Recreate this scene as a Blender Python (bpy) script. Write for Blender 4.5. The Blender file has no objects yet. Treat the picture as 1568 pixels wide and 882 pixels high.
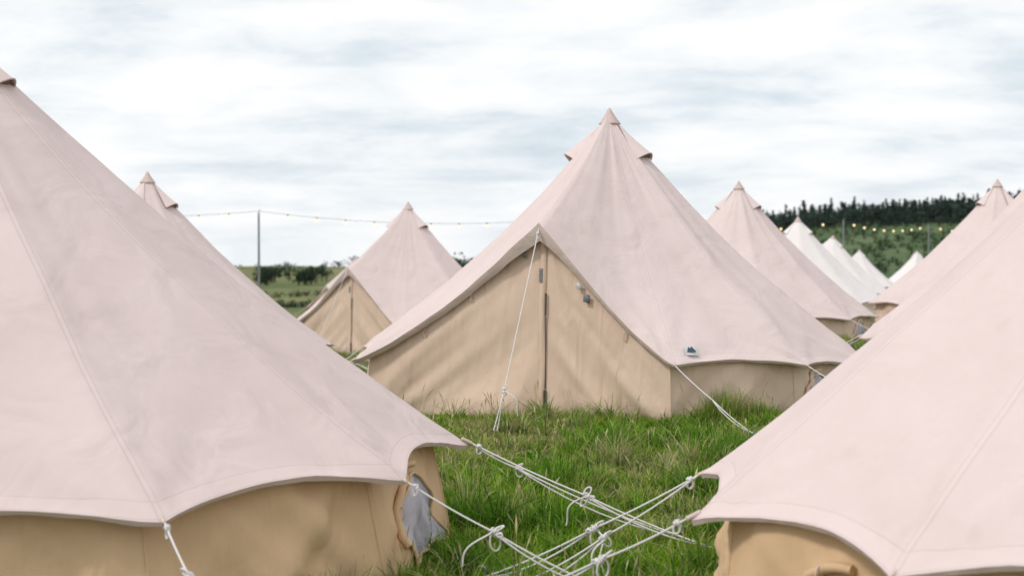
import bpy, math, random
import numpy as np
from mathutils import Vector, noise, Matrix
random.seed(7); rng=np.random.default_rng(7)
S=bpy.context.scene
rad=math.radians

# ------------------------------------------------------------ terrain height
def sstep(a,b,x):
    t=np.clip((x-a)/(b-a),0,1); return t*t*(3-2*t)
RX=[-3000,-900,-400,-120,-30,60,110,150,222,265,400,700,3000]
RZ=[-14,-14,-13,-11.6,-8,1,7,11.8,15.0,18.5,27,32,34]
def g(x,y):
    x=np.asarray(x,float); y=np.asarray(y,float)
    xc=np.clip(x,-40,40)
    pl=0.572+0.0384*xc-0.027*np.clip(y,0,150)
    pl=np.where(pl>0.15,0.15+0.07*np.tanh((pl-0.15)/0.07),pl)
    near=sstep(9,15,y)*pl
    val=-7.5
    far=near+(val-near)*sstep(130,300,y)
    rz=np.interp(x,RX,RZ)
    und=1.2*np.sin(x*0.021+y*0.011)+0.8*np.sin(x*0.05-y*0.017+1)
    far=far+(rz-val+und)*sstep(260,900,y)
    far=far+(-70-rz)*sstep(960,2900,y)
    return far
def gf(x,y): return float(g(x,y))

# ------------------------------------------------------------ material helpers
def newmat(name):
    m=bpy.data.materials.new(name); m.use_nodes=True
    nt=m.node_tree; b=nt.nodes['Principled BSDF']
    return m,nt,b
def N(nt,t,**kw):
    n=nt.nodes.new(t)
    for k,v in kw.items():
        if k in n.inputs: n.inputs[k].default_value=v
        else: setattr(n,k,v)
    return n
def mixc(nt,fac,a,b,blend='MIX'):
    n=nt.nodes.new('ShaderNodeMix'); n.data_type='RGBA'; n.blend_type=blend
    def s(i,v):
        if hasattr(v,'is_output') : nt.links.new(v,n.inputs[i])
        elif isinstance(v,(int,float)): n.inputs[i].default_value=v
        else: n.inputs[i].default_value=(*v,1)
    s(0,fac); s(6,a); s(7,b)
    return n.outputs[2]
def math_(nt,op,a,b=None,c=None):
    n=nt.nodes.new('ShaderNodeMath'); n.operation=op
    for i,v in enumerate((a,b,c)):
        if v is None: continue
        if hasattr(v,'is_output'): nt.links.new(v,n.inputs[i])
        else: n.inputs[i].default_value=v
    return n.outputs[0]
def mapr(nt,v,a,b,c,d):
    n=nt.nodes.new('ShaderNodeMapRange'); nt.links.new(v,n.inputs[0])
    for i,x in enumerate((a,b,c,d)): n.inputs[i+1].default_value=x
    return n.outputs[0]
def noise_t(nt,co,scale,detail=4,rough=.55,dist=0):
    n=nt.nodes.new('ShaderNodeTexNoise'); n.inputs['Scale'].default_value=scale
    n.inputs['Detail'].default_value=detail; n.inputs['Roughness'].default_value=rough
    n.inputs['Distortion'].default_value=dist
    if co is not None: nt.links.new(co,n.inputs['Vector'])
    return n.outputs['Fac']

def canvas(name,col,col2,seams=True,stretch=(1,1,1),bump=.35,bd=.05,dirt=False):
    m,nt,b=newmat(name); L=nt.links
    tc=N(nt,'ShaderNodeTexCoord'); mp=N(nt,'ShaderNodeMapping'); mp.inputs['Scale'].default_value=stretch
    L.new(tc.outputs['Object'],mp.inputs[0])
    n1=noise_t(nt,tc.outputs['Object'],1.3,3); n2=noise_t(nt,tc.outputs['Object'],18,3,.65)
    f=mapr(nt,n1,.3,.7,0,1)
    c=mixc(nt,f,col,col2)
    c=mixc(nt,mapr(nt,n2,.35,.75,0,.08),c,tuple(x*.72 for x in col))
    st=noise_t(nt,tc.outputs['Object'],5.5,1,.5)
    c=mixc(nt,mapr(nt,st,.70,.80,0,.12),c,(.42,.32,.24))
    if dirt:
        sz=N(nt,'ShaderNodeSeparateXYZ'); L.new(tc.outputs['Object'],sz.inputs[0])
        dz=math_(nt,'ADD',sz.outputs[2],math_(nt,'MULTIPLY',n2,-.16))
        c=mixc(nt,mapr(nt,dz,-.10,.10,.45,0),c,(.26,.21,.13))
    if seams:
        uv=N(nt,'ShaderNodeUVMap'); sp=N(nt,'ShaderNodeSeparateXYZ'); L.new(uv.outputs[0],sp.inputs[0])
        u=sp.outputs[0]; v=sp.outputs[1]
        s1=math_(nt,'COMPARE',u,0.014,0.003); s2=math_(nt,'COMPARE',v,0.115,0.003); s3=math_(nt,'COMPARE',v,0.012,0.003)
        s=math_(nt,'MAXIMUM',math_(nt,'MAXIMUM',s1,s2),s3)
        band=math_(nt,'MAXIMUM',math_(nt,'LESS_THAN',v,0.115),math_(nt,'LESS_THAN',u,.014))
        c=mixc(nt,math_(nt,'MULTIPLY',band,.30),c,tuple(min(1,x*1.12) for x in col))
        c=mixc(nt,math_(nt,'MULTIPLY',s,.28),c,tuple(x*.5 for x in col))
    L.new(c,b.inputs['Base Color'])
    b.inputs['Roughness'].default_value=.92; b.inputs['Specular IOR Level'].default_value=.12
    h=noise_t(nt,mp.outputs[0],2.6,3,.42,.8)
    bp=N(nt,'ShaderNodeBump'); bp.inputs['Strength'].default_value=bump; bp.inputs['Distance'].default_value=bd
    L.new(h,bp.inputs['Height']); L.new(bp.outputs[0],b.inputs['Normal'])
    return m
M_roof=canvas('canvas_roof',(.695,.565,.538),(.74,.612,.588),bump=.55)
M_roofw=canvas('canvas_roof_pale',(.80,.735,.715),(.84,.78,.76))
M_wall=canvas('canvas_wall',(.715,.535,.415),(.76,.58,.455),False,(2.2,2.2,.6),.5,.07,True)  # warm tan includes the glow of daylight through canvas, put into the colour
M_wallw=canvas('canvas_wall_warm_glow',(.68,.465,.275),(.73,.515,.32),False,(2.2,2.2,.6),.5,.07,True)  # same canvas, stronger transmitted and bounced warm light put into the colour
M_hem=canvas('canvas_hem',(.66,.53,.48),(.70,.57,.52),False,(2,2,2),.3)
def plain(name,col,rough=.7,metal=0,var=.25,sc=30):
    m,nt,b=newmat(name); tc=N(nt,'ShaderNodeTexCoord')
    n=noise_t(nt,tc.outputs['Object'],sc,3)
    nt.links.new(mixc(nt,mapr(nt,n,.3,.7,0,1),col,tuple(c*(1-var) for c in col)),b.inputs['Base Color'])
    b.inputs['Roughness'].default_value=rough; b.inputs['Metallic'].default_value=metal
    return m
M_rope=plain('cotton_rope',(.84,.81,.80),.85,0,.25,300)
M_dark=plain('vent_opening_dark',(.20,.13,.09),.9)  # dark fill under each hood, painting the shade of the open vent
M_zip=plain('zip_dark',(.05,.045,.04),.6)
M_win=plain('window_mesh',(.58,.55,.62),.8,0,.30,9)
M_tag=plain('care_tag',(.30,.31,.31),.7,0,.6,60)
M_tagw=plain('tag_white',(.7,.72,.74),.6)
M_logo=plain('logo_teal',(.03,.07,.10),.6)
M_metal=plain('galvanised_steel',(.30,.31,.32),.45,.6)
M_cap=canvas('cap_canvas',(.62,.48,.44),(.66,.52,.48),False,(2,2,2),.3)

# ------------------------------------------------------------ mesh helpers
def mesh_obj(name,verts,faces,mats,parent=None,midx=None,uvs=None,smooth=True,merge=False):
    me=bpy.data.meshes.new(name); me.from_pydata([tuple(v) for v in verts],[],faces)
    for m in mats: me.materials.append(m)
    if midx: 
        for p,i in zip(me.polygons,midx): p.material_index=i
    if uvs is not None:
        l=me.uv_layers.new(name='UVMap')
        for lp in me.loops: l.data[lp.index].uv=uvs[lp.vertex_index]
    if smooth:
        for p in me.polygons: p.use_smooth=True
    ob=bpy.data.objects.new(name,me); S.collection.objects.link(ob)
    if parent: ob.parent=parent
    return ob
def curve_obj(name,splines,radius,mat,parent=None,res=2):
    cu=bpy.data.curves.new(name,'CURVE'); cu.dimensions='3D'; cu.bevel_depth=radius; cu.bevel_resolution=res; cu.use_fill_caps=True
    for pts in splines:
        sp=cu.splines.new('POLY'); sp.points.add(len(pts)-1)
        for i,p in enumerate(pts): sp.points[i].co=(*p,1)
    cu.materials.append(mat)
    ob=bpy.data.objects.new(name,cu); S.collection.objects.link(ob)
    if parent: ob.parent=parent
    return ob
def dirv(az): a=rad(az); return Vector((math.sin(a),-math.cos(a),0))
def hang(a,b,sag=.03,n=14):
    a=Vector(a); b=Vector(b); out=[]
    for i in range(n+1):
        t=i/n; p=a.lerp(b,t); p.z-=sag*4*t*(1-t); out.append(p)
    return out
def knot(p,ax,r=.018,seed=0):
    rr=random.Random(seed); ax=Vector(ax).normalized(); s=ax.cross(Vector((0,0,1))).normalized(); u=s.cross(ax)
    pts=[]; ph=rr.random()*6
    for i in range(40):
        a=i/39*math.pi*2*3.2
        q=r*(1+.35*math.sin(a*1.7+ph))
        pts.append(p+ax*((i/39-.5)*r*2.6)+s*math.cos(a)*q+u*math.sin(a)*q)
    return pts
def bow(p,d,L=.12,w=.035,seed=0):
    rr=random.Random(seed); d=Vector(d).normalized(); s=Vector((rr.uniform(.4,1),rr.uniform(-.8,.8),.2)).normalized()
    pts=[]
    for i in range(25):
        a=i/24*math.pi*2
        pts.append(p+d*(L*.5*(1-math.cos(a)))+s*(w*math.sin(a)*(1+.3*math.sin(a*.5))))
    return pts
def tail(p,L=.35,seed=0):
    rr=random.Random(seed); dx,dy=rr.uniform(-.16,.16),rr.uniform(-.12,.12)
    return [p+Vector((dx*t+.02*math.sin(7*t+seed),dy*t+.02*math.cos(6*t),-L*t+.05*math.sin(3*t))) for t in [i/16 for i in range(17)]]

TENTS=[]
def guy(sp,p0,p1,seed,frac=.45,sag=.03,double=True,big=False,ks=1.0):
    """single line to a slider knot, double line on to the peg"""
    p0=Vector(p0); p1=Vector(p1); m=p0.lerp(p1,frac); ax=(p1-p0)
    m.z-=sag*.6
    sp.append(hang(p0,m,sag*.3,8))
    side=ax.cross(Vector((0,0,1))).normalized()
    sp.append(hang(m,p1+side*.012,sag*.5,10)); 
    if double: sp.append(hang(m+side*.010,p1-side*.018,sag*.9+.02,10))
    if big:
        rr=random.Random(seed)
        sp.append(knot(m,ax,.013*ks,seed)); sp.append(knot(m+ax.normalized()*.035*ks,side,.010*ks,seed+1))
        sp.append(bow(m,Vector((rr.uniform(-.5,.5),.1,-1)),rr.uniform(.06,.11)*ks,.022*ks,seed)); sp.append(bow(m,Vector((rr.uniform(-.8,.8),.1,.5)),.050*ks,.018*ks,seed+2))
        if rr.random()<.7: sp.append(tail(m,rr.uniform(.15,.3),seed+4))
        sp.append(knot(p0+ax.normalized()*.05,ax,.009,seed+9)); sp.append(bow(p0+ax.normalized()*.05,Vector((0,0,-1)),.045,.013,seed+5))

def make_tent(cx,cy,corners,Ha=3.0,sag=.16,rp=1.95,zp=1.75,zipaz=None,vents=(-85,62,180),windows=(),
              pegs={},roof=None,detail=1,gz=None,logo=None,big=False,tags=False,seed=0,doorpeg=None,scal=.032,wall=None,folds=1.0,extra=(),k=.935,flare=.05,wf=1.0):
    """corners: list of (az,R,e); panel 0 (corner0->corner1) is the A-frame door."""
    roof=roof or M_roof; wall=wall or M_wall
    gz=gf(cx,cy) if gz is None else gz
    root=bpy.data.objects.new('bell_tent',None); S.collection.objects.link(root); root.location=(cx,cy,gz)
    root.empty_display_size=.3
    nC=len(corners); TENTS.append((cx,cy,[(c[0],c[1]*k/.935+(flare-.05)*.6) for c in corners]))
    C=[dirv(a)*R+Vector((0,0,e)) for a,R,e in corners]
    if zipaz is None: zipaz=(corners[0][0]+corners[1][0])/2
    zd=dirv(zipaz); PK=zd*rp+Vector((0,0,zp))
    off=Vector((seed*3.7,seed*1.3,0))
    def S_(i,t):
        a,R,e=corners[i]; p=dirv(a)*(R*t); p.z=Ha-(Ha-e)*t-sag*math.sin(math.pi*t**.9); return p
    def Q_(t):
        p=zd*(rp*t); p.z=Ha-(Ha-zp)*t-.07*math.sin(math.pi*t); return p
    def disp(p):
        r=math.hypot(p.x,p.y)
        k=min(1,r/.6)
        az=math.atan2(p.x,-p.y)
        d=(.022*noise.noise((p+off)*1.1)+.004*noise.noise((p+off)*4))*k
        # long soft folds running down the cone
        cxs,sns=math.cos(az),math.sin(az)
        d+=folds*.013*k*noise.noise(Vector((cxs*5.5+seed,sns*5.5,r*.45)))
        d+=folds*.0075*k*noise.noise(Vector((cxs*13+seed,sns*13,r*.8)))
        for j,c in enumerate(C):
            q=p-c; rho=q.length
            if rho<1.8:
                psi=math.atan2(q.y,q.x)
                d+=folds*.020*math.exp(-rho/.5)*min(1,rho/.12)*(math.cos(11*psi+j)+.6*math.cos(19*psi+2*j))
        q=p-PK; rho=q.length
        if rho<1.2:
            psi=math.atan2(q.z,q.x)
            d+=folds*.010*math.exp(-rho/.35)*min(1,rho/.1)*math.cos(12*psi)
        n=Vector((p.x,p.y,max(r,.05)*1.1)); n.normalize()
        return p+n*d
    NU=18 if detail else 6; NT=44 if detail else 14
    V=[];F=[];UV=[]
    def grid(fn,nu,nt,uvf):
        b=len(V)
        for j in range(nt+1):
            for i in range(nu+1):
                V.append(fn(i/nu,j/nt)); UV.append(uvf(i/nu,j/nt))
        for j in range(nt):
            for i in range(nu):
                a=b+j*(nu+1)+i; F.append((a,a+1,a+nu+2,a+nu+1))
    t0=.012
    def rpanel(i,u,t):
        j=(i+1)%nC
        tt=t*(1-scal*4*u*(1-u)*t**3)
        p=S_(i,tt).lerp(S_(j,tt),u); p.z-=.034*4*u*(1-u)*t*(1-.5*t)
        return p
    for i in range(1,nC):
        j=(i+1)%nC; Ri=corners[i][1]; Rj=corners[j][1]; w=(C[i]-C[j]).length
        grid(lambda u,t,i=i:disp(rpanel(i,u,t0+(1-t0)*t)),NU,NT,lambda u,t,w=w,R=(Ri+Rj)/2:(min(u,1-u)*w*t,(1-t)*R*1.33))
    for a,b_ in ((0,None),(None,1)):
        ci=0 if a==0 else 1
        def fn(u,t,ci=ci):
            t=t0+(1-t0)*t
            w=u if ci==0 else 1-u     # 0 at corner 1 at ridge
            p=S_(ci,t).lerp(Q_(t),w); p.z-=.085*math.sin(math.pi*w**.8)*t**3
            q=p.copy(); q.x*=1-.03*math.sin(math.pi*w)*t**4; q.y*=1-.03*math.sin(math.pi*w)*t**4
            return disp(q)
        W=(C[ci]-PK).length
        grid(fn,NU+6,NT,lambda u,t,W=W,ci=ci:((u if ci==0 else 1-u)*W*t,(1-t)*2.2+.13))
    ro=mesh_obj('roof',V,F,[roof],root,uvs=UV)
    import bmesh
    bm=bmesh.new(); bm.from_mesh(ro.data); bmesh.ops.remove_doubles(bm,verts=bm.verts,dist=.002)
    bmesh.ops.recalc_face_normals(bm,faces=bm.faces); bm.to_mesh(ro.data); bm.free()
    # folded hem edge: thin strip hanging just under the eave, slightly inside
    V=[];F=[]
    for i in range(1,nC):
        n0=len(V); ns=16
        for s in range(ns+1):
            p=disp(rpanel(i,s/ns,1.0)); rdir=Vector((p.x,p.y,0)).normalized()
            dz=.020+.008*noise.noise(Vector((i*3.1,s*.6,seed)))
            V.append(p-Vector((0,0,.001))); V.append(p-Vector((0,0,dz))-rdir*.012)
        for s in range(ns):
            a=n0+2*s; F.append((a,a+2,a+3,a+1))
    mesh_obj('eave_hem',V,F,[M_hem],root)
    # door hem valance hanging from the A edge
    V=[];F=[]
    n=56
    for s in range(n+1):
        u=s/n*2
        ci=0 if u<=1 else 1; w=u if u<=1 else 2-u
        p=S_(ci,1).lerp(Q_(1),w); p.z-=.085*math.sin(math.pi*w**.8)
        q=p.copy(); q.x*=1-.03*math.sin(math.pi*w); q.y*=1-.03*math.sin(math.pi*w)
        p=disp(q); h=.035+.055*w+.07*w**6
        for kq in range(4):
            kk=kq/3
            V.append(p+Vector((0,0,.002-h*kk))+zd*(.004-.035*kk**1.6)+zd*.018*kk*noise.noise(Vector((s*.45,kk,seed))))
    for s in range(n):
        for kq in range(3):
            a=s*4+kq; F.append((a,a+4,a+5,a+1))
    hm=mesh_obj('door_hem',V,F,[M_hem],root)
    # ------------ walls
    def wtop(i): a,R,e=corners[i]; p=dirv(a)*(R*k); p.z=e+.065; return p
    def wbot(i): a,R,e=corners[i]; p=dirv(a)*(R*k+flare); p.z=-.18; return p
    WF=wf if detail else .5
    def wallp(i,u,v):
        j=(i+1)%nC
        p=wbot(i).lerp(wbot(j),u).lerp(wtop(i).lerp(wtop(j),u),v)
        w=(C[i]-C[j]).length; sc=u*w+i*2.1
        z=p.z
        n_=dirv(corners[i][0])+dirv(corners[j][0]); n_.normalize()
        d=.075*noise.noise(Vector((sc*1.9+z*1.9,z*1.0,seed+i)))+.060*noise.noise(Vector((sc*4.2-z*4.2,z*.8,seed+3.3)))+.026*noise.noise(Vector((sc*9+z*10,z*1.2,seed+1.3)))
        d+=.034*math.exp(-(v-.0)*2.2)*math.sin(sc*8+z*6+2*math.sin(sc*3.1))
        edge=min(1,min(u,1-u)*6)
        p=p+n_*(d*edge*(1-.55*v*v)*WF-.02*(WF-1)*edge)
        return p
    V=[];F=[];UV=[]
    nv=16 if detail else 4
    for i in range(1,nC):
        grid(lambda u,v,i=i:wallp(i,u,v),44 if detail else 8,nv,lambda u,v:(0,0))
    wl=mesh_obj('wall',V,F,[wall],root)
    # door wall
    ZT=zd*(rp-.13)+Vector((0,0,zp-.055)); ZB=zd*(rp-.07)+Vector((0,0,-.18))
    def doorp(u,v):   # u 0..2
        ci=0 if u<=1 else 1; w=u if u<=1 else 2-u
        b=wbot(ci).lerp(ZB,w); t=wtop(ci).lerp(ZT,w); t.z-=.085*math.sin(math.pi*w**.8)-.015
        q=b.lerp(t,v)
        z=q.z; sc=u*1.3; sg=1 if u>1 else -1
        low=math.exp(-max(z,0)*1.2)
        d=.045*noise.noise(Vector((sc*1.8+z*1.0*sg,z*.7,seed+7)))+(.022+.062*low)*noise.noise(Vector((sc*3.8+z*3.8*sg,z*.7,seed+9.3)))+.032*low*noise.noise(Vector((sc*9+z*8.5*sg,z*1.0,seed+2.3)))
        d+=.032*math.exp(-max(z,0)*2.0)*math.sin(sc*10+z*7*sg+2*math.sin(sc*4))
        e_=min(1,min(w,1-w)*8)
        return q+zd*(d*e_*(1-.5*v))
    V=[];F=[];UV=[]
    grid(lambda u,v:doorp(u*2,v),110 if detail else 16,40 if detail else 8,lambda u,v:(0,0))
    dw=mesh_obj('door_panels',V,F,[wall],root)
    sd=zd.cross(Vector((0,0,1))).normalized()
    V=[];F=[]
    nz=24
    for s in range(nz+1):
        t=s/nz; p=ZB.lerp(ZT,t)
        wv=.008*math.sin(t*13)
        for x,o in ((-.034,.004),(-.028,.020),(.0,.026),(.028,.020),(.034,.004)):
            V.append(p+sd*(x+wv)+zd*o)
    for s in range(nz):
        for q in range(4):
            a=s*5+q; F.append((a,a+1,a+6,a+5))
    mesh_obj('zip_flap',V,F,[wall],root)
    def strip(name,z0,z1,x0,x1,o,mat):
        V=[];F=[]
        H=ZT.z-ZB.z
        for z in (z0,(z0+z1)/2,z1):
            p=ZB.lerp(ZT,(z-ZB.z)/H)
            for x,oo in ((x0,o-.01),(x0,o),(x1,o),(x1,o-.01)): V.append(p+sd*x+zd*oo)
        for s in range(2):
            for q in range(3): a=s*4+q; F.append((a,a+1,a+5,a+4))
        F.append((0,1,2,3)); F.append((8,9,10,11))
        mesh_obj(name,V,F,[mat],root,smooth=False)
    sgn=-1
    strip('zip_teeth',.92,1.12,.030*sgn,.042*sgn,.03,M_zip)
    strip('door_gap_dark',.06,.26,.026*sgn,.048*sgn,.03,M_zip)  # black strip painting the dark opening at the foot of the door
    strip('zip_line',.27,.91,.034*sgn,.039*sgn,.022,M_zip)
    strip('zip_tag',1.22,1.34,.0,.028,.034,M_tag)
    if tags:
        for (u,v,sx,sz,m) in ((1.30,.93,.05,.05,M_tagw),(1.36,.915,.06,.075,M_tag),(.90,.955,.035,.05,M_tag)):
            p=doorp(u,v)+zd*.03
            V=[p+sd*(x*sx)+Vector((0,0,z*sz+.35*x*sx))+zd*(.01*(1-z)) for x in(-.5,0,.5) for z in (-1,-.3,0)]
            F=[(0,1,4,3),(1,2,5,4),(3,4,7,6),(4,5,8,7)]
            o=mesh_obj('care_label',V,F,[m],root); mo=o.modifiers.new('s','SOLIDIFY'); mo.thickness=.004
        sp=[]
        for u,v in ((.33,.93),(.60,.95),(1.66,.90)):
            p=doorp(u,v)+zd*.02; sp.append(bow(p,(0,0,-1),.07,.014,int(u*10)))
        curve_obj('toggle_loops',sp,.004,M_hem,root)
    sp=[]
    for i in range(nC): sp.append([wallp(i if i>0 else nC-1,0 if i>0 else 1,v/8)+dirv(corners[i][0])*.002 for v in range(9)])
    curve_obj('wall_seams',sp,.006,wall,root)
    # windows
    for (i,uc,hw,hh) in windows:
        j=(i+1)%nC; w=(C[i]-C[j]).length
        n_=(dirv(corners[i][0])+dirv(corners[j][0])).normalized()
        V=[];F=[];rim=[]
        H=wtop(i).z+.18
        z0=.06
        nr=12;na=28
        def wp(x,z): return wallp(i,min(max(uc+x/w,0),1),min((z+.18)/H,1))+n_*.016
        for r in range(nr+1):
            for a in range(na+1):
                an=math.pi*a/na
                V.append(wp(hw*math.cos(an)*r/nr, z0+hh*math.sin(an)*r/nr))
        for r in range(nr):
            for a in range(na):
                q=r*(na+1)+a; F.append((q,q+1,q+na+2,q+na+1))
        mesh_obj('window_mesh_panel',V,F,[M_win],root)
        rim=[wp(hw*math.cos(math.pi*a/30),z0+hh*math.sin(math.pi*a/30))+n_*.008 for a in range(31)]
        rim+= [wp(-hw+2*hw*a/12,z0)+n_*.009 for a in range(13)]
        curve_obj('window_piping',[rim],.009,wall,root)
        roll=[wp(hw*1.08*math.cos(math.pi*a/30),z0+hh*1.12*math.sin(math.pi*a/30))+n_*(.008+.006*math.sin(a*2.3)) for a in range(14,29)]
        curve_obj('rolled_window_flap',[roll],.022,wall,root)
        curve_obj('window_ties',[bow(wp(hw*1.1*math.cos(x),z0+hh*1.15*math.sin(x))+n_*.03,(0,0,-1),.07,.015,int(x*9)) for x in (1.9,2.5)],.004,M_hem,root)
    # cap + vents
    V=[];F=[];nr=20
    prof=[(.004,.050),(.016,.040),(.030,.012),(.050,-.022),(.078,-.062),(.104,-.098),(.108,-.108),(.098,-.112)]
    for r,z in prof:
        for a in range(nr):
            th=a/nr*2*math.pi; q=r*(1+.04*math.cos(5*th)+.02*math.cos(9*th))
            V.append(Vector((q*math.cos(th),q*math.sin(th),Ha+z)))
    for s in range(len(prof)-1):
        for a in range(nr):
            F.append((s*nr+a,s*nr+(a+1)%nr,(s+1)*nr+(a+1)%nr,(s+1)*nr+a))
    F.append(tuple(range(nr)))
    mesh_obj('peak_cap',V,F,[M_cap],root)
    R0=corners[1][1]
    def surf(az,r):
        t=r/R0*1.03; p=dirv(az)*r; p.z=Ha-(Ha-.5)*t-sag*math.sin(math.pi*t**.9); return p
    for vi,az in enumerate(vents):
        V=[];F=[];mi=[]
        nn=12;nl=8
        nrm=(dirv(az)*1.15+Vector((0,0,1))).normalized(); sdv=dirv(az).cross(Vector((0,0,1)))
        for l in range(nl+1):
            v=l/nl; r=.10+.29*v
            for q in range(nn+1):
                w=-1+2*q/nn
                p=surf(az,r)+sdv*(w*(.02+.155*v))
                p+=nrm*(.010-.03*w*w*v+.065*v**1.3*(1-abs(w)**1.6))
                V.append(p)
        for l in range(nl):
            for q in range(nn):
                a=l*(nn+1)+q; F.append((a,a+1,a+nn+2,a+nn+1)); mi.append(0)
        b=len(V)
        for q in range(nn+1):
            w=-1+2*q/nn
            V.append(surf(az,.385)+sdv*(w*.175)-nrm*.03)
            V.append(V[nl*(nn+1)+q]-dirv(az)*.02-nrm*.004)
        for q in range(nn):
            F.append((b+2*q+1,b+2*q+3,b+2*q+2,b+2*q)); mi.append(1)
        mesh_obj('vent_hood',V,F,[roof,M_dark],root,mi)
        curve_obj('vent_trim',[[V[nl*(nn+1)+q]+nrm*.002 for q in range(nn+1)]],.005,M_cap,root)
    # badge
    if logo is not None:
        i,u=logo; 
        def lp(du,dt):
            p=rpanel(i,u+du,.955+dt); q=disp(p); n=Vector((p.x,p.y,2)).normalized(); return q+n*.014
        V=[lp(-.05,-.018),lp(.05,-.018),lp(.055,.016),lp(-.055,.016)]
        mesh_obj('sewn_badge',V,[(0,1,2,3)],[M_tagw],root,smooth=False)
        up=Vector((0,-.002,.004))
        V=[lp(-.04,.006),lp(-.015,-.015),lp(-.004,-.008),lp(.012,-.017),lp(.04,.006)]
        mesh_obj('badge_mountain',[v+up for v in V],[(0,1,2,3,4)],[M_logo],root,smooth=False)
    # guy ropes
    sp=[];pg=[]
    def peg(P,out): pg.append([P+out*.05+Vector((0,0,-.15)),P-out*.01+Vector((0,0,.02)),P-out*.02+Vector((0,0,.05)),P-out*.0+Vector((0,0,.065)),P+out*.02+Vector((0,0,.055))])
    for i in range(nC):
        a,R,e=corners[i]
        out=dirv(a)
        if i in pegs:
            P=Vector(pegs[i])-Vector((cx,cy,gz))
        else:
            P=out*(R+.95); P.z=gf(cx+P.x,cy+P.y)-gz+.03
        p0=C[i]+out*.01
        guy(sp,p0,P,seed*10+i,big=(big and i in pegs),frac=.5 if not(big and i in pegs) else [.26,.42,.48,.36][(i+seed)%4],sag=.03)
        peg(P,out)
    for (i,pp,fr_) in extra:
        P=Vector(pp)-Vector((cx,cy,gz)); guy(sp,C[i]+dirv(corners[i][0])*.01,P,seed*10+i+77,big=True,frac=fr_,sag=.045,ks=.7); peg(P,dirv(corners[i][0]))
    dp=PK+Vector((0,0,-.05))
    P=Vector(doorpeg)-Vector((cx,cy,gz)) if doorpeg else zd*(rp+1.1)+Vector((0,0,.03))
    guy(sp,dp,P,seed*10+40,frac=.80,sag=.02,big=bool(doorpeg),ks=.8)
    curve_obj('guy_ropes',sp,.0048,M_rope,root)
    curve_obj('tent_pegs',pg,.006,M_metal,root)
    sp=[[C[i]-dirv(corners[i][0])*.05+Vector((0,0,.03)),C[i]+dirv(corners[i][0])*.01] for i in range(nC)]
    curve_obj('corner_tabs',sp,.010,M_hem,root)
    return root

def std(door,R=2.55,e=.5,half=36.5,n=8):
    a0=door-half; a1=door+half; st=(360-2*half)/n
    return [(a0,R,e),(a1,R,e)]+[(a1+st*q,R,e) for q in range(1,n)]

# centre tent
make_tent(.97,16.3,[(-64,2.72,.48),(9,2.58,.53),(39,2.57,.49),(73,2.64,.39),(110,2.55,.5),(147,2.55,.5),(184.5,2.55,.5),(221.5,2.55,.5),(259,2.55,.5)],
          Ha=2.86,zipaz=-21.5,rp=2.0,zp=1.74,windows=[(2,.34,.34,.34),(6,.5,.4,.34)],logo=(1,.16),tags=True,seed=1,doorpeg=(-.14,13.3,.2),
          pegs={1:(1.95,13.1,.2),2:(3.4,13.6,.2)},folds=1.2,wf=1.15)
# near left
make_tent(-3.12,8.8,[(175,2.6,.55),(245,2.6,.55),(275,2.6,.55),(305,2.6,.55),(335,2.55,.55),(366,2.5,.54),(400,2.58,.545),(432.5,2.72,.55),(464.6,2.97,.55),(500,2.6,.55)],
          Ha=3.03,zp=1.8,windows=[(7,.52,.42,.42),(5,.35,.42,.38),(3,.5,.4,.36)],pegs={8:(1.14,9.0,0.03),7:(.50,7.84,.03),6:(-.75,5.3,.03)},big=True,seed=2,vents=(88,-30,200),scal=.045,wall=M_wallw,
          extra=[(8,(.98,9.35,.03),.22)],k=.918,flare=.17,wf=1.5)
# near right
make_tent(3.29,7.2,[(105,2.55,.55),(178,2.55,.55),(212,2.55,.55),(246.5,2.55,.55),(277,2.56,.55),(308,2.5,.55),(340,2.5,.55),(370,2.5,.55),(402,2.5,.55),(434,2.5,.55)],
          Ha=3.05,zp=1.8,windows=[(5,.25,.40,.40),(4,.66,.36,.38)],pegs={3:(-.15,8.2,.03),4:(-.22,7.4,.03),5:(.75,5.2,.03)},big=True,seed=3,vents=(-85,62,180),scal=.045,wall=M_wallw,
          extra=[(3,(-.02,7.95,.03),.5)],k=.92,flare=.08,wf=1.3)
# others
make_tent(-5.15,23.1,std(-140,2.7,.5),Ha=2.96,seed=4,vents=(75,-20,190))
make_tent(-2.1,33,std(-33,2.55,.48,35),Ha=2.96,seed=5,zp=1.72,vents=(58,-90,180))
make_tent(4.3,31,std(150,2.6,.5),Ha=3.0,seed=6,windows=[(8,.4,.42,.36),(7,.6,.42,.36)],vents=(58,-90,180))
make_tent(6.75,19.5,std(160,2.6,.40),Ha=2.9,seed=7,vents=(-80,40,180))
make_tent(9.8,33,std(120,2.55,.5),Ha=2.96,seed=8,vents=(-80,40,180))
make_tent(8.4,48,std(140,2.6),Ha=2.95,roof=M_roofw,detail=0,seed=9)
make_tent(13.75,70,std(-80,2.6),Ha=2.95,roof=M_roofw,detail=0,seed=10)
make_tent(23.4,110,std(-60,2.6),Ha=3.0,roof=M_roofw,detail=0,seed=11)
make_tent(31,125,std(-20,2.6),Ha=3.0,roof=M_roofw,detail=0,seed=12)
make_tent(-7.7,80,std(-40,2.6),Ha=3.0,detail=0,seed=13)

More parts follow.
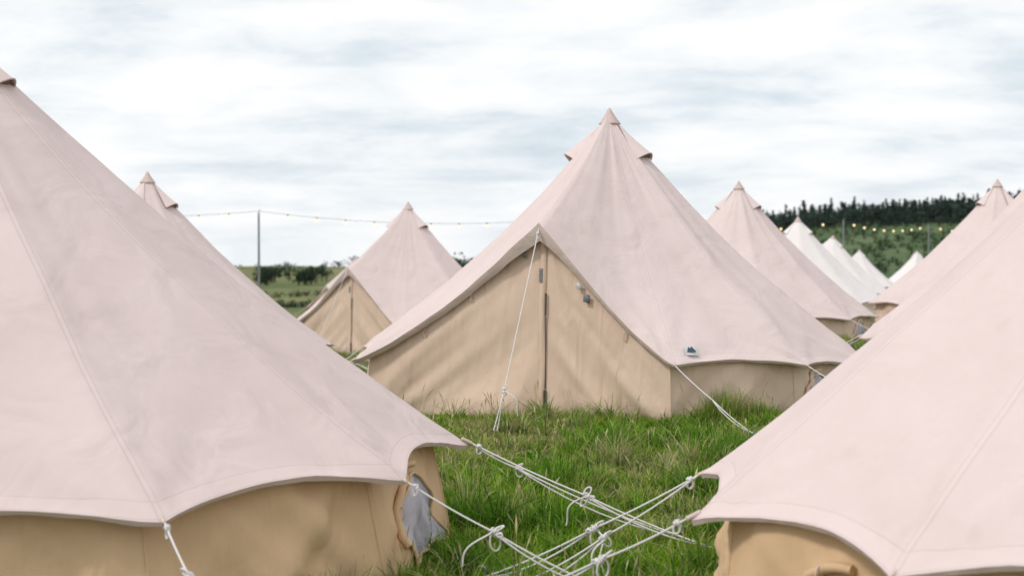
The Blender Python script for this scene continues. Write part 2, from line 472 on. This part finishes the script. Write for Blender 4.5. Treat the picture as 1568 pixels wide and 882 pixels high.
# ------------------------------------------------------------ ground sheet
nx,ny=260,300
sx=np.linspace(-1,1,nx); xs=8*np.sinh(6.6*sx)
sy=np.linspace(-1,1,ny); ys=12+8*np.sinh(6.6*sy)
X,Y=np.meshgrid(xs,ys); Z=g(X,Y)
co=np.stack([X,Y,Z],-1).reshape(-1,3)
idx=np.arange(nx*ny).reshape(ny,nx)
fa=np.stack([idx[:-1,:-1],idx[:-1,1:],idx[1:,1:],idx[1:,:-1]],-1).reshape(-1,4)
def np_mesh(name,co,loops,starts,totals,mat,col=None,smooth=True):
    me=bpy.data.meshes.new(name)
    me.vertices.add(len(co)); me.vertices.foreach_set('co',np.ascontiguousarray(co,dtype=np.float32).ravel())
    me.loops.add(len(loops)); me.loops.foreach_set('vertex_index',np.ascontiguousarray(loops,dtype=np.int32))
    me.polygons.add(len(starts)); me.polygons.foreach_set('loop_start',np.ascontiguousarray(starts,dtype=np.int32))
    try: me.polygons.foreach_set('loop_total',np.ascontiguousarray(totals,dtype=np.int32))
    except Exception: pass
    if smooth: me.polygons.foreach_set('use_smooth',np.ones(len(starts),dtype=bool))
    me.update(calc_edges=True)
    if col is not None:
        at=me.color_attributes.new('Col','FLOAT_COLOR','POINT'); at.data.foreach_set('color',np.ascontiguousarray(col,dtype=np.float32).ravel())
    me.materials.append(mat)
    ob=bpy.data.objects.new(name,me); S.collection.objects.link(ob); return ob
m,nt,b=newmat('meadow_ground'); L=nt.links
geo=N(nt,'ShaderNodeNewGeometry'); sp_=N(nt,'ShaderNodeSeparateXYZ'); L.new(geo.outputs['Position'],sp_.inputs[0])
P=geo.outputs['Position']
c=mixc(nt,mapr(nt,noise_t(nt,P,2.2,3),.35,.65,0,1),(.055,.070,.022),(.17,.15,.065))
far=mixc(nt,mapr(nt,noise_t(nt,P,.018,3,.6),.38,.62,0,1),(.090,.130,.040),(.25,.23,.11))
far=mixc(nt,mapr(nt,noise_t(nt,P,.13,3,.65),.48,.70,0,.7),far,(.055,.085,.035))
c=mixc(nt,mapr(nt,sp_.outputs[1],40,110,0,1),c,far)
hillc=mixc(nt,mapr(nt,noise_t(nt,P,.06,4,.7),.40,.62,0,1),(.065,.110,.050),(.115,.165,.075))
hillc=mixc(nt,mapr(nt,sp_.outputs[0],-60,60,1,0),hillc,far)
c=mixc(nt,mapr(nt,sp_.outputs[1],300,420,0,.85),c,hillc)
L.new(c,b.inputs['Base Color']); b.inputs['Roughness'].default_value=1; b.inputs['Specular IOR Level'].default_value=.1
np_mesh('meadow_ground',co,fa.ravel(),np.arange(len(fa))*4,np.full(len(fa),4),m)

# ------------------------------------------------------------ grass
def vnoise(x,y,s,seed=0):
    r=np.random.default_rng(seed); T=r.random((64,64))
    x=x*s+100;y=y*s+100; xi=np.floor(x).astype(int);yi=np.floor(y).astype(int); fx=x-xi;fy=y-yi
    fx=fx*fx*(3-2*fx);fy=fy*fy*(3-2*fy)
    a=T[xi%64,yi%64];b=T[(xi+1)%64,yi%64];c=T[xi%64,(yi+1)%64];d=T[(xi+1)%64,(yi+1)%64]
    return (a*(1-fx)+b*fx)*(1-fy)+(c*(1-fx)+d*fx)*fy
def inside(x,y,margin=-.16):
    m=np.zeros(len(x),bool)
    for cx,cy,cs in TENTS:
        P=[(cx+math.sin(rad(a))*(R*.935+margin+.13),cy-math.cos(rad(a))*(R*.935+margin+.13)) for a,R in cs]
        ok=np.ones(len(x),bool)
        for i in range(len(P)):
            x0,y0=P[i];x1,y1=P[(i+1)%len(P)]
            cr=(x1-x0)*(y-y0)-(y1-y0)*(x-x0); ok&=(cr>0)
        m|=ok
    return m
GREENS=np.array([(.165,.330,.020),(.235,.420,.034),(.34,.49,.055),(.078,.170,.014),(.44,.51,.10)])
STRAWS=np.array([(.62,.54,.27),(.48,.44,.17),(.70,.63,.38)])
def tufts(n,x0,x1,y0,y1,blades,h0,wid,seed,spread=.045,mode=0):
    r=np.random.default_rng(seed)
    tx=r.uniform(x0,x1,n);ty=r.uniform(y0,y1,n)
    k=~inside(tx,ty)
    tx=tx[k];ty=ty[k];n=len(tx)
    cl=vnoise(tx,ty,1.3,1); cl2=vnoise(tx,ty,3.8,2); cl3=vnoise(tx,ty,8,6); dry=vnoise(tx,ty,1.1,3)*.5+vnoise(tx,ty,4.2,4)*.5
    H=h0*(.30+.8*cl**1.6+3.6*np.maximum(cl2-.58,0)+.7*np.maximum(cl3-.6,0))
    if mode: H=h0*np.ones(n)
    H*=r.uniform(.5,1.5,n)
    bx=np.repeat(tx,blades);by=np.repeat(ty,blades);bh=np.repeat(H,blades);dr=np.repeat(dry,blades);cc=np.repeat(cl2,blades)
    tcol=np.repeat(r.uniform(.65,1.3,n),blades)
    m=len(bx)
    an=r.uniform(0,2*np.pi,m); rr=np.sqrt(r.random(m))*spread
    bx=bx+np.cos(an)*rr;by=by+np.sin(an)*rr
    an2=an+r.normal(0,.9,m)
    h=bh*r.uniform(.45,1.2,m); lean=h*np.abs(r.normal(.55 if mode!=1 else .25,.5 if mode!=1 else .2,m))+.012
    w=wid*r.uniform(.5,1.4,m)
    face=r.uniform(0,2*np.pi,m); fx=np.cos(face)*w*.5;fy=np.sin(face)*w*.5
    bz=g(bx,by)-.01
    co=np.zeros((m,7,3),np.float32)
    ws=((0,1),(.4,.9),(.75,.6)) if mode==0 else (((0,.5),(.72,.4),(.86,1.8)) if mode==1 else ((0,.3),(.4,1.2),(.75,1.1)))
    for k_,(t,ww) in enumerate(ws):
        px=bx+np.cos(an2)*lean*t**1.9;py=by+np.sin(an2)*lean*t**1.9;pz=bz+h*(t-.18*t*t*np.minimum(lean/h,1.5))
        co[:,2*k_,0]=px-fx*ww;co[:,2*k_,1]=py-fy*ww;co[:,2*k_,2]=pz
        co[:,2*k_+1,0]=px+fx*ww;co[:,2*k_+1,1]=py+fy*ww;co[:,2*k_+1,2]=pz
    co[:,6,0]=bx+np.cos(an2)*lean;co[:,6,1]=by+np.sin(an2)*lean;co[:,6,2]=bz+h*(1-.2*np.minimum(lean/h,1.5))
    ci=r.integers(0,5,m); col=GREENS[ci]*r.uniform(.75,1.25,(m,1))
    isd=r.random(m)<np.clip((dr-.40)*2.2,.05,.60)
    if mode==1: isd[:]=True
    if mode==2: isd[:]=False; col=GREENS[3]*1.3*r.uniform(.8,1.4,(m,1))
    col[isd]=STRAWS[r.integers(0,3,isd.sum())]*r.uniform(.6,1.1,(isd.sum(),1))
    lush=np.clip((cc-.55)*4,0,1)*(~isd)
    if mode==0: col=col*(1-lush[:,None]*np.array([.40,.20,.25]))
    col*=tcol[:,None]
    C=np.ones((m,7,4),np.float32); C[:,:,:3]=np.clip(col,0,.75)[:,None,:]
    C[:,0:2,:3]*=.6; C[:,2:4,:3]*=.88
    return co,C
parts=[tufts(14500,-1.6,3.6,7.4,15.2,15,.120,.0070,11),
       tufts(800,-1.6,3.6,7.4,15.2,2,.25,.0060,21,.03,1),
       tufts(420,-1.6,3.6,7.4,15.2,7,.055,.030,22,.035,2),
       tufts(2200,-7,-1.6,6,15,11,.12,.009,12), tufts(2200,3.6,9,6,16,11,.12,.009,13),
       tufts(1800,-2,2.5,2.0,7.4,12,.11,.007,14),
       tufts(7000,-12,14,15.2,36,11,.13,.013,15,.08),
       tufts(4000,-25,34,36,90,8,.16,.03,16,.2)]
co=np.concatenate([p[0] for p in parts]);C=np.concatenate([p[1] for p in parts])
def fringe(cx,cy,cs,n,seed,amin,amax):
    r=np.random.default_rng(seed)
    az=r.uniform(amin,amax,n); 
    P=np.array([(cx+math.sin(rad(a))*(q*.935+.06),cy-math.cos(rad(a))*(q*.935+.06)) for a,q in cs])
    angs=[a for a,_ in cs]
    tx=[];ty=[]
    for a in az:
        for i in range(len(angs)):
            a0=angs[i];a1=angs[(i+1)%len(angs)]
            if a1<a0:a1+=360
            for aa in (a,a+360):
                if a0<=aa<=a1:
                    t=(aa-a0)/(a1-a0); p=P[i]*(1-t)+P[(i+1)%len(angs)]*t
                    tx.append(p[0]);ty.append(p[1]);break
    return np.array(tx),np.array(ty)
def fringe_tufts(T,n,seed,amin,amax,h0,wid=.006):
    r=np.random.default_rng(seed)
    tx,ty=fringe(*T,n,seed,amin,amax)
    tx=tx+r.normal(0,.05,len(tx)); ty=ty-np.abs(r.normal(.03,.06,len(tx)))
    blades=11; m=len(tx)*blades
    vn=vnoise(tx,ty,1.6,9)
    bh=np.repeat(h0*(.35+1.1*vn**2*1.6),blades)
    bx=np.repeat(tx,blades)+r.normal(0,.03,m);by=np.repeat(ty,blades)+r.normal(0,.03,m)
    h=bh*r.uniform(.4,1.3,m);lean=h*np.abs(r.normal(.3,.3,m))+.01;an2=r.uniform(0,2*np.pi,m)
    w=wid*r.uniform(.6,1.3,m);face=r.uniform(0,2*np.pi,m);fx=np.cos(face)*w*.5;fy=np.sin(face)*w*.5;bz=g(bx,by)-.01
    co=np.zeros((m,7,3),np.float32)
    for k_,(t,ww) in enumerate(((0,1),(.4,.8),(.75,.5))):
        px=bx+np.cos(an2)*lean*t**1.9;py=by+np.sin(an2)*lean*t**1.9;pz=bz+h*t
        co[:,2*k_]=np.stack([px-fx*ww,py-fy*ww,pz],-1);co[:,2*k_+1]=np.stack([px+fx*ww,py+fy*ww,pz],-1)
    co[:,6]=np.stack([bx+np.cos(an2)*lean,by+np.sin(an2)*lean,bz+h*.97],-1)
    base=np.array([(.17,.32,.025),(.25,.41,.04),(.34,.43,.08),(.56,.48,.26)])[r.choice(4,m,p=[.33,.30,.17,.20])]*r.uniform(.7,1.2,(m,1))
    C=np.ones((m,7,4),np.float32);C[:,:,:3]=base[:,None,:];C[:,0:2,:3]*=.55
    return co,C
for (T,n,sd,a0,a1,h) in ((TENTS[0],240,31,-66,0,.07),(TENTS[0],260,37,0,78,.20),(TENTS[1],300,32,20,140,.10),(TENTS[2],200,33,235,330,.11),(TENTS[5],200,34,-20,90,.2),(TENTS[4],200,35,-70,20,.2),(TENTS[3],200,36,20,120,.2)):
    a,b2=fringe_tufts(T,n,sd,a0,a1,h); co=np.concatenate([co,a]);C=np.concatenate([C,b2])
m_=len(co); base=np.arange(m_)[:,None]*7
lp=np.concatenate([base+np.array([[0,1,3,2]]),base+np.array([[2,3,5,4]]),base+np.array([[4,5,6]])],1)
starts=(np.arange(m_)[:,None]*11+np.array([[0,4,8]])).ravel(); tot=np.tile([4,4,3],m_)
mg,nt,b=newmat('grass_blades'); at=N(nt,'ShaderNodeVertexColor'); at.layer_name='Col'
nt.nodes.remove(b); df=N(nt,'ShaderNodeBsdfDiffuse'); nt.links.new(at.outputs[0],df.inputs[0])
tr=N(nt,'ShaderNodeBsdfTranslucent'); nt.links.new(at.outputs[0],tr.inputs[0]); mx=N(nt,'ShaderNodeMixShader'); mx.inputs[0].default_value=.35
nt.links.new(df.outputs[0],mx.inputs[1]);nt.links.new(tr.outputs[0],mx.inputs[2]);nt.links.new(mx.outputs[0],nt.nodes['Material Output'].inputs[0])
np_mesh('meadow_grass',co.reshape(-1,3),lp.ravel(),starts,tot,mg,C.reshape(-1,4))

# ------------------------------------------------------------ distant foliage
def foliage(name,items,mat,seed):
    """items: (x,y,h,w,kind,col,nleaf) -> leaf-clump quads + trunks in one mesh"""
    r=np.random.default_rng(seed); Vs=[];Cs=[]
    for (x,y,h,w,kind,col,nl) in items:
        z0=gf(x,y)-.3
        if kind=='con':
            t=r.random(nl)**.9; rr=(1-t)*w*.55*np.sqrt(r.random(nl))*(.75+.4*np.sin(t*25+x)); zz=z0+h*(.0+1.0*t)
            a=r.uniform(0,2*np.pi,nl); px=x+np.cos(a)*rr;py=y+np.sin(a)*rr; s=w*.13
        else:
            nb=7 if kind=='dec' else 4
            bc=r.normal(0,1,(nb,3)); bc/=np.linalg.norm(bc,axis=1)[:,None]
            bc*=np.array([w*.30,w*.30,h*.26])*r.uniform(.4,1.1,(nb,1))
            bi=r.integers(0,nb,nl); d=r.normal(0,1,(nl,3)); d/=np.linalg.norm(d,axis=1)[:,None]
            rad_=w*r.uniform(.16,.27,nb)[bi]*r.uniform(.75,1.1,nl)
            ct=z0+h*(.50 if kind=='dec' else .42)
            px=x+bc[bi,0]+d[:,0]*rad_;py=y+bc[bi,1]+d[:,1]*rad_;zz=ct+bc[bi,2]+d[:,2]*rad_*.9; s=w*.055
        p=np.stack([px,py,zz],-1)
        u=r.normal(0,1,(nl,3));u/=np.linalg.norm(u,axis=1)[:,None];v=r.normal(0,1,(nl,3));v-=u*(u*v).sum(1)[:,None];v/=np.linalg.norm(v,axis=1)[:,None]
        ss=s*r.uniform(.6,1.5,(nl,1))
        q=np.stack([p-u*ss,p-v*ss*.7,p+u*ss,p+v*ss*.7],1)
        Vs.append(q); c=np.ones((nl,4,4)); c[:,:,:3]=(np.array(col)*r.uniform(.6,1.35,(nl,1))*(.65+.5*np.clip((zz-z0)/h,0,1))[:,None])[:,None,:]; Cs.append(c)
        tw=w*.03+.05
        for (a,bb,wa,wb) in (((x,y,z0),(x,y,z0+h*.6),tw,tw*.5),((x,y,z0+h*.3),(x+w*.2,y,z0+h*.6),tw*.5,tw*.2),((x,y,z0+h*.35),(x-w*.2,y+w*.1,z0+h*.62),tw*.5,tw*.2)):
            for dx,dy in ((1,0),(0,1)):
                q=np.array([[(a[0]-dx*wa,a[1]-dy*wa,a[2]),(a[0]+dx*wa,a[1]+dy*wa,a[2]),(bb[0]+dx*wb,bb[1]+dy*wb,bb[2]),(bb[0]-dx*wb,bb[1]-dy*wb,bb[2])]])
                Vs.append(q);c=np.ones((1,4,4));c[:,:,:3]=(.06,.05,.04);Cs.append(c)
    V=np.concatenate(Vs).reshape(-1,3);Cc=np.concatenate(Cs).reshape(-1,4);n=len(V)//4
    return np_mesh(name,V,np.arange(4*n),np.arange(n)*4,np.full(n,4),mat,Cc,False)
mf,nt,b=newmat('distant_foliage'); at=N(nt,'ShaderNodeVertexColor'); at.layer_name='Col'
nt.links.new(at.outputs[0],b.inputs['Base Color']); b.inputs['Roughness'].default_value=.9; b.inputs['Specular IOR Level'].default_value=.1
R_=random.Random(3)
it=[]
for k in range(1350):   # forest on the ridge
    x=R_.uniform(130,420); y=R_.uniform(770,925)
    h=R_.uniform(7,12)*(1 if R_.random()<.85 else 1.2) ; kind='con' if R_.random()<.55 else 'dec'
    if y<800: h*=.6
    if x>225: h*=1.1
    it.append((x,y,h,h*(.50 if kind=='con' else .95),kind,R_.choice([(.042,.066,.054),(.052,.078,.060),(.038,.060,.052)]),60))  # greens lightened and slightly blued, distance haze put into the colour
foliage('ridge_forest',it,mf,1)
it=[]
for k in range(1300):
    y=R_.uniform(330,790); x=y*R_.uniform(.10,.42)
    if math.sin(x*.045+1)+math.sin(y*.03+x*.01)<-.3 and R_.random()<.6: continue
    h=R_.uniform(1.2,4.6); it.append((x,y,h,h*R_.uniform(1.1,1.9),'bush',R_.choice([(.055,.095,.046),(.066,.115,.052),(.09,.135,.062),(.045,.075,.042)]),42))
foliage('hillside_shrubs',it,mf,2)
it=[]
for k in range(19):
    px=R_.choice([R_.uniform(398,425),R_.uniform(438,478),R_.uniform(375,500)]); y=R_.uniform(400,470); it.append(((px-784)/2500*y,y,R_.uniform(4,6.4),R_.uniform(3.5,6),'dec',(.040,.062,.040),190))
for k in range(34):
    px=R_.uniform(300,1000); y=R_.uniform(800,900); it.append(((px-784)/2500*y,y,R_.uniform(3,6),R_.uniform(7,12),'dec',(.080,.110,.085),70))  # paler leaf colour with the far haze painted in
for k in range(12):
    px=R_.uniform(690,745); y=R_.uniform(380,440); it.append(((px-784)/2500*y,y,R_.uniform(6.5,9),R_.uniform(5,8),'dec',(.042,.064,.042),160))
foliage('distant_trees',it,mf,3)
it=[]
for k in range(60):
    px=425+k*6+R_.uniform(-4,4); y=190+R_.uniform(-4,4); it.append(((px-784)/2500*y,y,R_.uniform(.6,1.7),R_.uniform(1.2,2.4),'bush',(.042,.064,.034),90))
for k in range(40):
    px=330+k*11+R_.uniform(-5,5); y=300+R_.uniform(-10,10); it.append(((px-784)/2500*y,y,R_.uniform(1.0,2.2),R_.uniform(1.8,3.5),'bush',(.085,.105,.05),60))
for k in range(40):
    y=250+R_.uniform(-8,8); px=1180+k*9+R_.uniform(-3,3); it.append(((px-784)/2500*y,y,R_.uniform(1.4,3),R_.uniform(2.2,4),'bush',(.055,.085,.042),70))
foliage('hedgerow',it,mf,4)

# ------------------------------------------------------------ festoon lights on poles
def pole(x,y,top):
    z0=gf(x,y); root=bpy.data.objects.new('festoon_pole',None); S.collection.objects.link(root); root.location=(x,y,z0)
    h=top-z0
    V=[];F=[];nr=10;pr=[(0,.055),(h*.4,.048),(h*.98,.036),(h,.030)]
    for z,r in pr:
        for a in range(nr): V.append((r*math.cos(a/nr*6.2832),r*math.sin(a/nr*6.2832),z))
    for s in range(3):
        for a in range(nr): F.append((s*nr+a,s*nr+(a+1)%nr,(s+1)*nr+(a+1)%nr,(s+1)*nr+a))
    F.append(tuple(range(3*nr,4*nr)))
    mesh_obj('shaft',V,F,[M_metal],root)
    curve_obj('hook',[[(0,0,h),(0,0,h+.06),(.04,0,h+.09),(.07,0,h+.05)]],.012,M_metal,root)
    return Vector((x,y,z0+h+.04))
a=pole(-9.3,60,2.97); b0=pole(2.2,62,2.75); c1=pole(14.2,70,2.82); d1=pole(20.4,80,2.76); e1=pole(30,92,2.9); z1=pole(-21,58,3.1)
mb,nt,b=newmat('lit_bulb'); b.inputs['Base Color'].default_value=(.85,.70,.45,1); b.inputs['Emission Color'].default_value=(1,.72,.36,1); b.inputs['Emission Strength'].default_value=1.5
M_wire=plain('rubber_cable',(.06,.06,.06),.7)
fr=bpy.data.objects.new('festoon_light_string',None); S.collection.objects.link(fr)
sp=[];V=[];F=[];mi=[]
for (p,q,sg,n) in ((z1,a,.3,11),(a,b0,.32,11),(b0,c1,.4,12),(c1,d1,.3,9),(d1,e1,.4,11)):
    sp.append(hang(p,q,sg,24))
    for k in range(1,n):
        t=k/n; o=p.lerp(q,t); o.z-=sg*4*t*(1-t)
        b_=len(V)
        prof=[(0,.02),(.0,.03),(-.05,.03),(-.06,.032),(-.09,.045),(-.12,.040),(-.145,.012)]
        for z,r in prof:
            for s in range(8): V.append((o.x+r*math.cos(s*.7854),o.y+r*math.sin(s*.7854),o.z+z))
        for j in range(len(prof)-1):
            for s in range(8):
                F.append((b_+j*8+s,b_+j*8+(s+1)%8,b_+(j+1)*8+(s+1)%8,b_+(j+1)*8+s)); mi.append(1 if j<3 else 0)
mesh_obj('bulbs',V,F,[mb,M_wire],fr,mi); curve_obj('cable',sp,.006,M_wire,fr)

# ------------------------------------------------------------ world + sun
W=bpy.data.worlds.new('World'); S.world=W; W.use_nodes=True; nt=W.node_tree; L=nt.links
for n in list(nt.nodes): nt.nodes.remove(n)
out=N(nt,'ShaderNodeOutputWorld'); bg=N(nt,'ShaderNodeBackground'); bg.inputs[1].default_value=.112
sky=N(nt,'ShaderNodeTexSky'); sky.sky_type='NISHITA'; sky.sun_disc=False
tc=N(nt,'ShaderNodeTexCoord'); sp_=N(nt,'ShaderNodeSeparateXYZ'); L.new(tc.outputs['Generated'],sp_.inputs[0])
zz=math_(nt,'ADD',math_(nt,'MAXIMUM',sp_.outputs[2],0.0),.20)
cb=N(nt,'ShaderNodeCombineXYZ'); L.new(math_(nt,'DIVIDE',sp_.outputs[0],zz),cb.inputs[0]); L.new(math_(nt,'DIVIDE',sp_.outputs[1],zz),cb.inputs[1])
mp=N(nt,'ShaderNodeMapping'); mp.inputs['Scale'].default_value=(1.5,1.85,1); mp.inputs['Location'].default_value=(5.3,2.1,0); L.new(cb.outputs[0],mp.inputs[0])
n1=noise_t(nt,mp.outputs[0],1.5,7,.60,.2)
n2=noise_t(nt,mp.outputs[0],.6,2,.5,.0)
f=math_(nt,'ADD',math_(nt,'MULTIPLY',n1,.65),math_(nt,'MULTIPLY',n2,.35))
rmp=N(nt,'ShaderNodeValToRGB'); L.new(f,rmp.inputs[0]); e=rmp.color_ramp.elements
e[0].position=.36; e[0].color=(5.5,6.4,7.1,1); e[1].position=.59; e[1].color=(9.1,9.15,9.2,1)
x=rmp.color_ramp.elements.new(.44); x.color=(6.8,7.45,7.95,1); x=rmp.color_ramp.elements.new(.51); x.color=(8.2,8.5,8.7,1)
cl=mixc(nt,mapr(nt,f,.30,.42,.92,.99),sky.outputs[0],rmp.outputs[0])
cl=mixc(nt,mapr(nt,sp_.outputs[2],0,.08,.5,0),cl,(8.5,8.6,8.7))
L.new(cl,bg.inputs[0]); L.new(bg.outputs[0],out.inputs[0])
sl=bpy.data.lights.new('sun','SUN'); sl.energy=1.5; sl.angle=rad(10); sl.color=(1,.96,.92)
so=bpy.data.objects.new('sun',sl); S.collection.objects.link(so)
az=rad(240); el=rad(46); sky.sun_rotation=az; sky.sun_elevation=el
sd=Vector((math.sin(az)*math.cos(el),math.cos(az)*math.cos(el),math.sin(el)))
so.rotation_euler=sd.to_track_quat('Z','Y').to_euler()

# ------------------------------------------------------------ camera
cd=bpy.data.cameras.new('camera'); cam=bpy.data.objects.new('camera',cd); S.collection.objects.link(cam); S.camera=cam
cd.sensor_width=36; cd.lens=57.4; cd.clip_start=.1; cd.clip_end=6000
cam.location=(0,0,1.7); cam.rotation_euler=(rad(90-1.44),0,0)
cd.dof.use_dof=True; cd.dof.focus_distance=11.5; cd.dof.aperture_fstop=2.6
S.view_settings.view_transform='Standard'; S.view_settings.look='None'; S.view_settings.exposure=0
